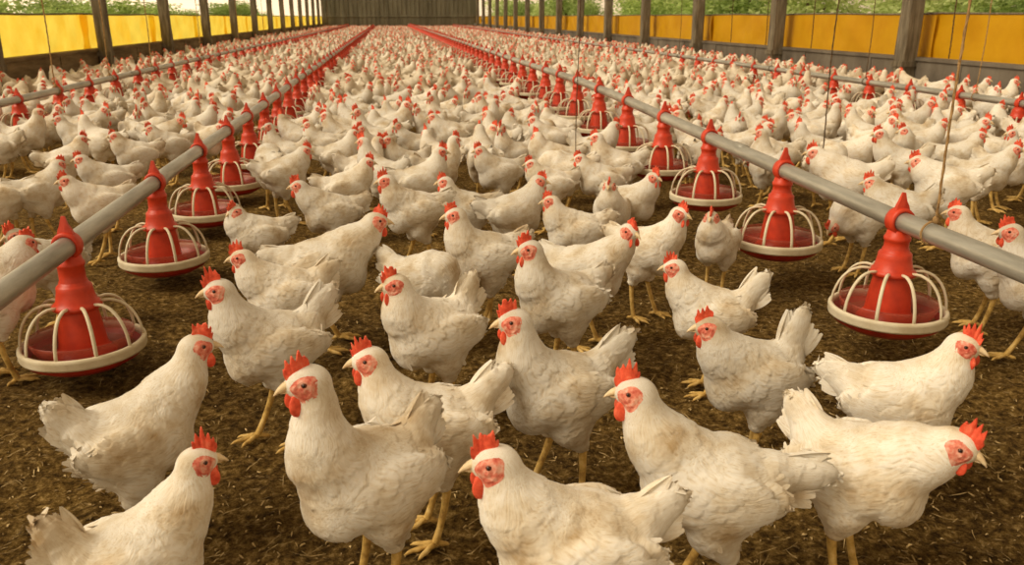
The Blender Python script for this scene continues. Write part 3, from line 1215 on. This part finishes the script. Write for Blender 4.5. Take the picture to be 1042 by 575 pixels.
def rope(x, y, z0, rad, mat, label, loop=None, z1=2.66, dx=0, group=None):
    n = 40
    z = np.linspace(z0, z1, n)
    t = np.linspace(0, 1, n)
    P = np.stack([x + dx * (1 - t) + .004 * np.sin(z * 7 + x * 9), y + .003 * np.sin(z * 5 + y), z], 1)
    G = Geo().add(*tube(P, rad, 6))
    if rad > .0025:                                                 # a second strand twisted round the first
        a = np.linspace(0, 60 * PI, 500)
        zz = np.linspace(z0, z1, 500)
        tt = np.linspace(0, 1, 500)
        Q = np.stack([x + dx * (1 - tt) + .004 * np.sin(zz * 7 + x * 9) + np.cos(a) * rad * .8, y + .003 * np.sin(zz * 5 + y) + np.sin(a) * rad * .8, zz], 1)
        G.add(*tube(Q, rad * .65, 5))
    o = link('rope', G.mesh('rope', [mat]), label=label, cat='rope', group=group)
    if loop:
        a = np.linspace(0, 2 * PI, 24)
        zp = loop
        Q = np.stack([x + dx + np.cos(a) * (.0285 + rad), y + .006 * np.sin(a * .5), zp + np.sin(a) * (.0285 + rad) + .002], 1)
        link('loop', Geo().add(*tube(Q, rad, 6)).mesh('loop', [mat]), o)
        K = ICO[2][0] * [rad * 2.6, rad * 2.6, rad * 3.6] + [x + dx, y, zp + .036 + rad]
        link('knot', Geo().add(K, ICO[2][1]).mesh('knot', [mat]), o)
    return o


Lr = LINES['inner right']
yr = 1.93
rope(1.38, yr, pipe_z(Lr, yr) + .03, .0030, M_ROPE, 'tan twisted rope tied round the inner right pipe beside its first feeder', pipe_z(Lr, yr))
P = at(836, 158, .32)
rope(P[0], P[1], .32, .0028, M_DARKROPE, 'dark thin cord hanging free among hens between the two right pipes')
P = at(586, 165, .30)
rope(P[0], P[1], .30, .0022, M_DARKROPE, 'dark cord hanging free among the hens left of the inner right pipe')
Lo = LINES['outer right']
for k, (y, fine) in enumerate([(5.98, 1), (7.55, 0), (9.6, 0), (12.9, 0), (17.0, 0), (22.0, 0)]):
    rope(4.45, y, pipe_z(Lo, y) + .03, .0034, M_ROPE if fine else M_DARKROPE, f'{"tan" if fine else "dark"} thin rope holding the outer right pipe, {ordinal(k)} from the front', pipe_z(Lo, y), group='ropes on the outer right pipe')
Lo = LINES['outer left']
for k, y in enumerate([7.15, 8.5, 10.0, 12.6, 15.8, 19.0, 23.0]):
    rope(-2.6, y, pipe_z(Lo, y) + .03, .0045, M_ROPE, f'tan rope holding the outer left pipe, {ordinal(k)} from the front', pipe_z(Lo, y), group='ropes on the outer left pipe')
Lo = LINES['inner left']
for k, y in enumerate([13.0, 19.0]):
    rope(-.86, y, pipe_z(Lo, y) + .03, .0035, M_DARKROPE, f'thin dark rope holding the inner left pipe, {"nearer" if k == 0 else "farther"} one', pipe_z(Lo, y), group='ropes on the inner left pipe')
for k, (px) in enumerate([745, 781, 828, 971]):
    d = cF + cR * (px - 521) / FPX + cU * (287.5 - 20) / FPX
    yq = d[1] / d[0] * (XR - .03)
    rope(XR - .03, yq, .52, .006, M_DARKROPE, f'thin curtain cord against the yellow curtains, right wall, {ordinal(3 - k)} from the back', group='curtain cords')

# ------------------------------------------------------------------ outside: lawn and bushes beyond both walls
M_GRASS = noise_mat('lawn_grass', [(.3, (.10, .16, .03)), (.7, (.26, .34, .08))], scale=1.5, rough=.9)
for sd, nm in ((-1, 'ground_left'), (1, 'ground_right')):
    x0, x1 = (XL - 40, XL - .3) if sd < 0 else (XR + .3, XR + 40)
    link(nm, Geo().add(*box(x0, x1, -5, 110, -.2, -.02)).mesh(nm, [M_GRASS], False), kind='structure')
M_LEAF = []
for i, (a, b_) in enumerate([((.24, .36, .08), (.60, .72, .26)), ((.34, .44, .12), (.74, .80, .40)), ((.20, .30, .08), (.50, .60, .22))]):
    M_LEAF.append(tarp_mat('bush_leaves', b_, a, .45))
M_BARK = noise_mat('bush_bark', [(.3, (.06, .04, .02)), (.7, (.14, .1, .06))], scale=10, rough=.9)
BUSH = []
for v in range(3):
    rs = np.random.default_rng(40 + v)
    nl = 2600
    cl = np.clip(rs.normal(size=(14, 3)), -1.1, 1.1) * [.6, .6, .45] + [0, 0, 1.35]
    c = cl[rs.integers(0, 14, nl)] + np.clip(rs.normal(size=(nl, 3)), -1.6, 1.6) * .30
    c[:, 2] = np.abs(c[:, 2]) + .02
    d = rs.normal(size=(nl, 3)); d /= np.linalg.norm(d, axis=1)[:, None]
    e = np.cross(d, rs.normal(size=(nl, 3))); e /= np.linalg.norm(e, axis=1)[:, None]
    sz = rs.uniform(.05, .11, nl)[:, None]
    Vl = np.stack([c - d * sz, c + e * sz * .45, c + d * sz, c - e * sz * .45], 1).reshape(-1, 3)
    Fl = (np.arange(nl) * 4)[:, None] + np.array([0, 1, 2, 3])
    me1 = Geo().add(Vl, Fl).mesh('foliage', [M_LEAF[v]], False)
    G = Geo()
    for k in range(5):
        e2 = cl[k]
        G.add(*tube([(0, 0, -.05), tuple(e2 * [.3, .3, .4]), tuple(e2)], [.05, .035, .015], 6))
    me2 = G.mesh('stem', [M_BARK])
    BUSH.append((me1, me2))
nb = {1: 0, -1: 0}
for sd in (1, -1):
    y = 11.0 if sd > 0 else 14.0
    k = 0
    while y < 100 and k < 22:
        v = random.randrange(3)
        x = (XR + random.uniform(6, 11)) if sd > 0 else (XL - random.uniform(7, 13))
        where = 'right' if sd > 0 else 'left'
        o = link('bush', None, None, (x, y, 0), f'green leafy bush outside beyond the {where} wall, {ordinal(k)} from the front', 'bush', f'bushes beyond the {where} wall')
        o.rotation_euler = (0, 0, random.uniform(0, 6))
        s_ = random.uniform(.8, 1.25)
        o.scale = (s_ * 1.5, s_ * 1.5, s_ * (1 if sd > 0 else .72))
        link('foliage', BUSH[v][0], o)
        link('stem', BUSH[v][1], o)
        y += 1.6 + y * .055
        k += 1

# ------------------------------------------------------------------ hens
HENS = []                                                           # (x, y, forward angle) of every bird placed


def place(px, py, theta, sc=1.0, zc=.257):
    P = at(px, py, zc * sc)
    az = math.atan2(P[0], P[1])
    return P[0], P[1], math.radians(theta) - az


G_FRONT = 'hens in the foreground'
G_MID = 'hens in the middle of the flock'
#      px   py   theta scale  pose kwargs, label
NEAR = [
 (136, 572, 6, .86, dict(head=(.160, 0, .385), hyaw=-8, tail=62, taillen=1.15), 'white hen at the bottom left corner, facing right, large red comb'),
 (135, 447, 12, .96, dict(head=(.180, 0, .385), hyaw=-10, tail=55), 'white hen facing right near the left edge, just above the bottom left hen'),
 (374, 487, 212, 1.02, dict(head=(.120, 0, .430), hyaw=-15, tail=45), 'large upright white hen facing left, front row, left of centre'),
 (438, 434, 190, .96, dict(head=(.145, 0, .385), hyaw=0, tail=42, taillen=1.2), 'white hen facing left, directly behind the large upright front hen'),
 (585, 556, 193, 1.0, dict(head=(.150, 0, .375), hyaw=0, tail=30), 'white hen cut off by the bottom edge at the centre, beak left'),
 (568, 398, 205, 1.0, dict(head=(.125, 0, .395), hyaw=-10, tail=40, taillen=1.25), 'white hen standing at the centre, facing left, both yellow legs showing'),
 (722, 492, 187, 1.0, dict(head=(.165, 0, .385), hyaw=0, tail=5, taillen=1.2), 'white hen facing left at bottom right of centre, tail fluff hanging low'),
 (724, 320, 188, .90, dict(head=(.150, 0, .370), hyaw=0, tail=52, taillen=1.3), 'white hen facing left with raised tail, below second right feeder'),
 (766, 382, 210, .95, dict(head=(.150, 0, .355), hyaw=-15, tail=72, taillen=1.35), 'white hen with tall upright tail, facing left, left of nearest right feeder'),
 (912, 408, 8, .95, dict(head=(.140, 0, .370), hyaw=-25, tail=22), 'white hen facing right, standing behind the bottom right hen'),
 (876, 478, -15, .98, dict(head=(.180, 0, .325), hyaw=-5, hpitch=-12, tail=50), 'white hen at bottom right, facing right with head lowered'),
 (278, 352, 196, 1.0, dict(head=(.140, 0, .385), hyaw=-10, tail=48, taillen=1.25), 'white hen facing left, standing on both legs right of nearest left feeder'),
 (292, 300, 188, .95, dict(head=(.150, 0, .355), hyaw=-10, tail=35), 'white hen facing left, half hidden behind hen right of nearest left feeder'),
 (441, 338, 213, 1.0, dict(head=(.130, 0, .370), hyaw=-12, tail=62, taillen=1.1), 'white hen facing left, upright tail, behind and left of the centre hen'),
 (428, 285, -28, .92, dict(head=(.190, 0, .18), hyaw=0, hpitch=-50, tail=35), 'white hen with head down and tail raised, behind hen left of centre'),
 (570, 306, 212, 1.0, dict(head=(.125, 0, .385), hyaw=-12, tail=25), 'white hen facing left, directly behind the centre standing hen'),
 (597, 276, -15, .98, dict(head=(.165, 0, .365), hyaw=-35, tail=20), 'white hen with head turned to the viewer, just right of centre'),
 (330, 265, 4, 1.12, dict(head=(.185, 0, .345), hyaw=-5, tail=12, squat=.02), 'long white hen facing right, stretched low between left feeders and centre'),
 (493, 262, 203, 1.0, dict(head=(.125, 0, .375), hyaw=-12, tail=20), 'plump white hen facing left, behind the centre hen, leg showing'),
 (262, 233, 188, .90, dict(head=(.105, 0, .335), hyaw=30, tail=18, squat=.03), 'hunched white hen with neck drawn in, right of second left feeder'),
 (338, 217, 186, .95, dict(head=(.165, 0, .350), hyaw=-5, tail=22), 'white hen facing left, just right of the hunched hen by second left feeder'),
 (658, 255, -25, .95, dict(head=(.150, 0, .375), hyaw=-12, tail=20), 'white hen facing right, behind the hen that looks at the viewer'),
 (586, 236, 195, .92, dict(head=(.135, 0, .355), hyaw=-10, tail=25), 'white hen facing left, behind the hen that looks at the viewer'),
 (729, 246, 252, .85, dict(head=(.110, 0, .350), hyaw=8, tail=20, plump=.92), 'small white hen facing the viewer between second and third right feeders'),
 (873, 222, 222, .90, dict(head=(.170, 0, .20), hyaw=10, hpitch=-45, tail=20), 'white hen pecking with lowered head, under the pipe behind first right feeder'),
 (1008, 262, 192, 1.0, dict(head=(.145, 0, .365), hyaw=-15, tail=30), 'white hen facing left at the right edge, behind the near pipe'),
 (1062, 290, 205, 1.0, dict(head=(.145, 0, .380), hyaw=-5, tail=30), 'white hen cut off by right edge, only head and breast showing'),
 (50, 268, 205, .90, dict(head=(.130, 0, .350), hyaw=5, tail=25), 'white hen facing left, behind the inner left pipe at left edge'),
 (-12, 298, 30, 1.05, dict(head=(.150, 0, .33), hyaw=0, tail=30), 'white hen cut off by the left edge, above the left pipe'),
 (422, 216, 197, 1.0, dict(head=(.140, 0, .360), hyaw=-10, tail=20), 'white hen facing left, above the hen with lowered head and raised tail'),
 (522, 218, 18, .98, dict(head=(.140, 0, .355), hyaw=-30, tail=15), 'white hen facing right, right behind the plump hen at the centre'),
 (427, 186, 12, .98, dict(head=(.135, 0, .370), hyaw=-15, tail=15), 'white hen facing right with large comb, fourth row, left of centre'),
 (476, 214, 196, .92, dict(head=(.130, 0, .360), hyaw=-12, tail=20), 'white hen facing left, mostly hidden behind plump hen at the centre'),
 (508, 176, 200, .95, dict(head=(.135, 0, .350), hyaw=-10, tail=20), 'white hen facing left, body wide, directly above the plump centre hen'),
 (622, 214, 262, .88, dict(head=(.110, 0, .360), hyaw=0, tail=20, plump=.9), 'slim white hen facing the viewer, left of the third right feeder'),
 (642, 206, -28, .92, dict(head=(.140, 0, .355), hyaw=-10, tail=20), 'white hen facing right, just left of the third right feeder'),
 (612, 184, 190, .92, dict(head=(.150, 0, .345), hyaw=0, tail=20), 'white hen facing left, under the fourth right feeder'),
 (560, 188, 195, .90, dict(head=(.135, 0, .340), hyaw=0, tail=20), 'white hen facing left beside the hanging dark cord'),
 (560, 142, 190, 1.0, dict(head=(.140, 0, .350), hyaw=0, tail=20), 'white hen facing left, left of the fifth right feeder'),
 (500, 118, 200, 1.0, dict(head=(.120, 0, .370), hyaw=0, tail=20), 'white hen facing left, upright, in the aisle middle, sixth row'),
 (458, 138, 192, 1.0, dict(head=(.140, 0, .350), hyaw=0, tail=20), 'white hen facing left in the middle aisle, fifth row'),
 (382, 152, 215, .95, dict(head=(.125, 0, .360), hyaw=0, tail=20), 'white hen facing left, dark red comb, fifth row left of centre'),
 (343, 160, 15, .95, dict(head=(.135, 0, .360), hyaw=0, tail=20), 'white hen facing right, fifth row, left of centre'),
 (352, 193, 10, .95, dict(head=(.140, 0, .350), hyaw=-5, tail=20), 'white hen facing right, between the long low hen and the flock'),
 (288, 178, 10, .98, dict(head=(.150, 0, .340), hyaw=-10, tail=20), 'white hen facing right, right of the third left feeder'),
 (330, 148, 190, .95, dict(head=(.120, 0, .360), hyaw=0, tail=20), 'white hen facing left, behind hen right of the third left feeder'),
 (760, 148, 12, 1.0, dict(head=(.150, 0, .345), hyaw=-15, tail=20), 'white hen facing right, behind the second right feeder and pipe'),
 (822, 136, 192, .98, dict(head=(.145, 0, .345), hyaw=0, tail=20), 'white hen facing left, fourth row behind the near right pipe'),
 (862, 184, 188, 1.15, dict(head=(.165, 0, .33), hyaw=0, tail=30), 'large white hen facing left, just behind near right pipe'),
 (866, 158, 10, 1.0, dict(head=(.155, 0, .345), hyaw=-10, tail=20), 'white hen facing right, second row behind the near right pipe'),
 (962, 190, 190, 1.1, dict(head=(.145, 0, .320), hyaw=0, tail=30), 'white hen facing left beside the tan rope on the pipe'),
 (1000, 178, 12, 1.0, dict(head=(.150, 0, .355), hyaw=-10, tail=20), 'white hen facing right at right edge, above the near pipe'),
 (972, 160, 8, .95, dict(head=(.140, 0, .360), hyaw=0, tail=20), 'white hen facing right, right of the tan rope, third row'),
 (937, 146, 12, .95, dict(head=(.140, 0, .350), hyaw=0, tail=20), 'white hen facing right, left of the tan rope, third row'),
 (916, 214, 186, 1.0, dict(head=(.150, 0, .330), hyaw=0, tail=48), 'white hen with raised tail behind the clamp of first right feeder'),
 (139, 158, 192, .95, dict(head=(.135, 0, .350), hyaw=0, tail=20), 'white hen facing left, above the second left feeder, behind pipe'),
 (174, 148, 190, .95, dict(head=(.140, 0, .340), hyaw=0, tail=20), 'white hen facing left, above the third left feeder, behind pipe'),
 (66, 166, 15, .95, dict(head=(.135, 0, .350), hyaw=0, tail=20), 'white hen facing right, third row behind the inner left pipe'),
 (111, 184, 190, .95, dict(head=(.145, 0, .345), hyaw=-5, tail=20), 'white hen facing left, near bare floor left of second left feeder'),
 (100, 208, 195, .95, dict(head=(.145, 0, .345), hyaw=-5, tail=20), 'white hen facing left between the first and second left feeders'),
 (40, 196, 20, .95, dict(head=(.135, 0, .345), hyaw=0, tail=20), 'white hen facing right at left edge above bare floor'),
 (0, 200, 170, .95, dict(head=(.135, 0, .345), hyaw=0, tail=20), 'white hen facing left, cut by left edge above the bare floor'),
]
for i, (px, py, th, sc, kw, lab) in enumerate(NEAR):
    sc *= .94
    x, y, rz = place(px, py, th, sc)
    lod = 0 if i < 30 else 1
    pose = Pose(seed=i * 3 + 1, stride=random.choice((-1, 0, .6, 1)), **kw)
    hen_object(pose, lod, (x, y, 0), rz, sc, lab, G_FRONT if i < 30 else G_MID)
    HENS.append((x, y, rz, i))

# the rest of the flock: dart throwing over the floor
cell, GRID = .3, {}


def put(x, y):
    GRID.setdefault((int(x // cell), int(y // cell)), []).append((x, y))


def clear(x, y, dmin):
    a, b_ = int(x // cell), int(y // cell)
    for i in (-1, 0, 1):
        for j in (-1, 0, 1):
            for q in GRID.get((a + i, b_ + j), ()):
                if (q[0] - x) ** 2 + (q[1] - y) ** 2 < dmin * dmin: return False
    return True


for q in HENS: put(q[0], q[1])
rr_ = random.Random(5)
cands = []
for k in range(60000):
    y = 3.2 + (YB - 4.0) * rr_.random() ** 1.15
    x = rr_.uniform(XL + .25, XR - .25)
    u, v, zc = project((x, y, .2))
    if u < -25 or u > 1067: continue
    lim = 184 if 230 < u < 690 else (150 if u <= 230 else 176)
    if v > lim: continue
    mind = .265 if y < 9 else .25
    nf = min(abs(x - L['x']) for L in LINES.values())
    if nf < .24: continue
    if not clear(x, y, mind): continue
    put(x, y)
    cands.append((x, y))
cands.sort(key=lambda q: q[1])
VAR = [dict(head=(.135, 0, .385), hyaw=10), dict(head=(.155, 0, .355), hyaw=-25), dict(head=(.120, 0, .395), hyaw=40, tail=50),
       dict(head=(.165, 0, .335), hyaw=0, tail=25), dict(head=(.110, 0, .345), hyaw=-50, tail=20, squat=.03), dict(head=(.185, 0, .22), hpitch=-40, tail=30),
       dict(head=(.140, 0, .375), hyaw=-10, tail=30), dict(head=(.145, 0, .365), hyaw=25, tail=60), dict(head=(.125, 0, .37), hyaw=-35, tail=15, plump=1.06), dict(head=(.15, 0, .38), hyaw=5, tail=45)]
poses = [Pose(seed=200 + i, **{'squat': .035, **v}) for i, v in enumerate(VAR)]
n_ind = 300 - len(NEAR)
ind, mass = cands[:n_ind], cands[n_ind:]


def lane_label(x, y, rz, entry):
    ln_, idx, side, rank, headw = entry
    return f'white hen {headw}, {ordinal(rank)} hen {side} of the {ordinal(idx)} {ln_} feeder'


def facing(x, y, rz):
    az = math.atan2(x, y)
    t = math.degrees(rz + az) % 360
    return 'facing right' if t < 50 or t > 310 else 'facing away' if t < 130 else 'facing left' if t < 230 else 'facing viewer'


# which feeder each bird stands beside, and how far from it, counted outwards
allb = [(q[0], q[1]) for q in HENS] + ind
lanes = {}
for j, (x, y) in enumerate(allb):
    ln_ = min(LINES, key=lambda n: abs(LINES[n]['x'] - x))
    f = min(FEED[ln_], key=lambda q: abs(q[3] - y))
    side = 'left' if x < LINES[ln_]['x'] else 'right'
    lanes.setdefault((ln_, f[1], side), []).append((abs(x - LINES[ln_]['x']), j))
entry = {}
for (ln_, idx, side), lst in lanes.items():
    for r_, (_, j) in enumerate(sorted(lst)):
        entry[j] = (ln_, idx, side, r_)
templ, midm = {}, {}
for n, (x, y) in enumerate(ind):
    rz = rr_.uniform(0, 2 * PI)
    if rr_.random() < .5: rz = rr_.choice((0, PI)) + rr_.uniform(-.6, .6) - math.atan2(x, y)
    v = rr_.randrange(len(poses))
    sc = rr_.uniform(.90, 1.02)
    en = entry[len(HENS) + n]
    lab = lane_label(x, y, rz, (*en, facing(x, y, rz)))
    if y < 9.5:
        if v not in templ:
            templ[v] = hen_object(poses[v], 1, (x, y, 0), rz, sc, lab, G_MID)
        else:
            copy_thing(templ[v], (x, y, 0), rz, lab, G_MID, sc)
    else:
        if v not in midm:
            G, fu = merged_hen(poses[v], 2)
            V, F, M = G.arrays()
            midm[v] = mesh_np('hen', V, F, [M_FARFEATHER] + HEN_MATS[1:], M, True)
        o = link('hen', midm[v], None, (x, y, 0), lab, 'chicken', G_MID)
        o.rotation_euler = (0, 0, rz); o.scale = (sc,) * 3
VV, FF, MM, base_n = [], [], [], 0
geo3 = {}
for lod in (2, 3):
    for v, p_ in enumerate(poses):
        G, _ = merged_hen(p_, lod)
        geo3[(lod, v)] = G.arrays()
for (x, y) in mass:
    v = rr_.randrange(len(poses))
    V, F, M = geo3[(2 if y < 14 else 3, v)]
    a = rr_.uniform(0, 2 * PI); s_ = rr_.uniform(.88, 1.05)
    R_ = rot_xyz(0, 0, a)
    VV.append((V * s_) @ R_.T + [x, y, 0]); FF.append(F + base_n); MM.append(M); base_n += len(V)
print('flock', len(cands), 'mass verts', base_n, 'ind max y', ind[-1])
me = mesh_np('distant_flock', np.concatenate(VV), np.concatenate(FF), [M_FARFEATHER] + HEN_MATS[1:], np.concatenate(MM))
link('distant_flock', me, label='dense distant flock of white hens filling the barn to the back wall', cat='chicken', kind='stuff')

# ------------------------------------------------------------------ light
w = bpy.data.worlds.new('world')
SC.world = w
w.use_nodes = True
nt = w.node_tree
bg = nt.nodes['Background']
tc = N(nt, 'ShaderNodeTexCoord')
sx = N(nt, 'ShaderNodeSeparateXYZ')
nt.links.new(tc.outputs['Generated'], sx.inputs[0])
ma = N(nt, 'ShaderNodeMath', operation='MULTIPLY_ADD')
nt.links.new(sx.outputs['X'], ma.inputs[0])
ma.inputs[1].default_value = -.5
ma.inputs[2].default_value = .5
skyc = ramp(nt, ma.outputs[0], [(.0, (.84, .60, .35)), (.5, (1.04, .78, .48)), (1.0, (1.04, .85, .58))])
# brighter towards the horizon, most of all on the sunny left side
hz_ = N(nt, 'ShaderNodeMapRange')
hz_.inputs['From Min'].default_value = 0
hz_.inputs['From Max'].default_value = .35
hz_.inputs['To Min'].default_value = 1
hz_.inputs['To Max'].default_value = 0
nt.links.new(sx.outputs['Z'], hz_.inputs[0])
mm = N(nt, 'ShaderNodeMath', operation='MULTIPLY')
nt.links.new(hz_.outputs[0], mm.inputs[0])
p3 = N(nt, 'ShaderNodeMath', operation='POWER')
nt.links.new(ma.outputs[0], p3.inputs[0]); p3.inputs[1].default_value = 1.6
nt.links.new(p3.outputs[0], mm.inputs[1])
m4 = N(nt, 'ShaderNodeMath', operation='MULTIPLY_ADD')
nt.links.new(mm.outputs[0], m4.inputs[0]); m4.inputs[1].default_value = 4.4; m4.inputs[2].default_value = 1.0
vs = N(nt, 'ShaderNodeVectorMath', operation='SCALE')
nt.links.new(skyc, vs.inputs[0]); nt.links.new(m4.outputs[0], vs.inputs['Scale'])
nt.links.new(vs.outputs[0], bg.inputs['Color'])
bg.inputs['Strength'].default_value = .53
sun = bpy.data.lights.new('sun', 'SUN')
sun.energy = 2.75
sun.color = (1, .855, .64)
sun.angle = math.radians(34)
so = bpy.data.objects.new('sun', sun)
COL.objects.link(so)
so.rotation_euler = Vector((-.95, -.20, 1.0)).to_track_quat('Z', 'Y').to_euler()
SC.view_settings.view_transform = 'Standard'
SC.view_settings.look = 'None'
SC.view_settings.exposure = 0
SC.view_settings.gamma = 1
SC.view_settings.use_curve_mapping = False
SC.cycles.max_bounces = 6
SC.cycles.transparent_max_bounces = 12
SC.cycles.use_denoising = True
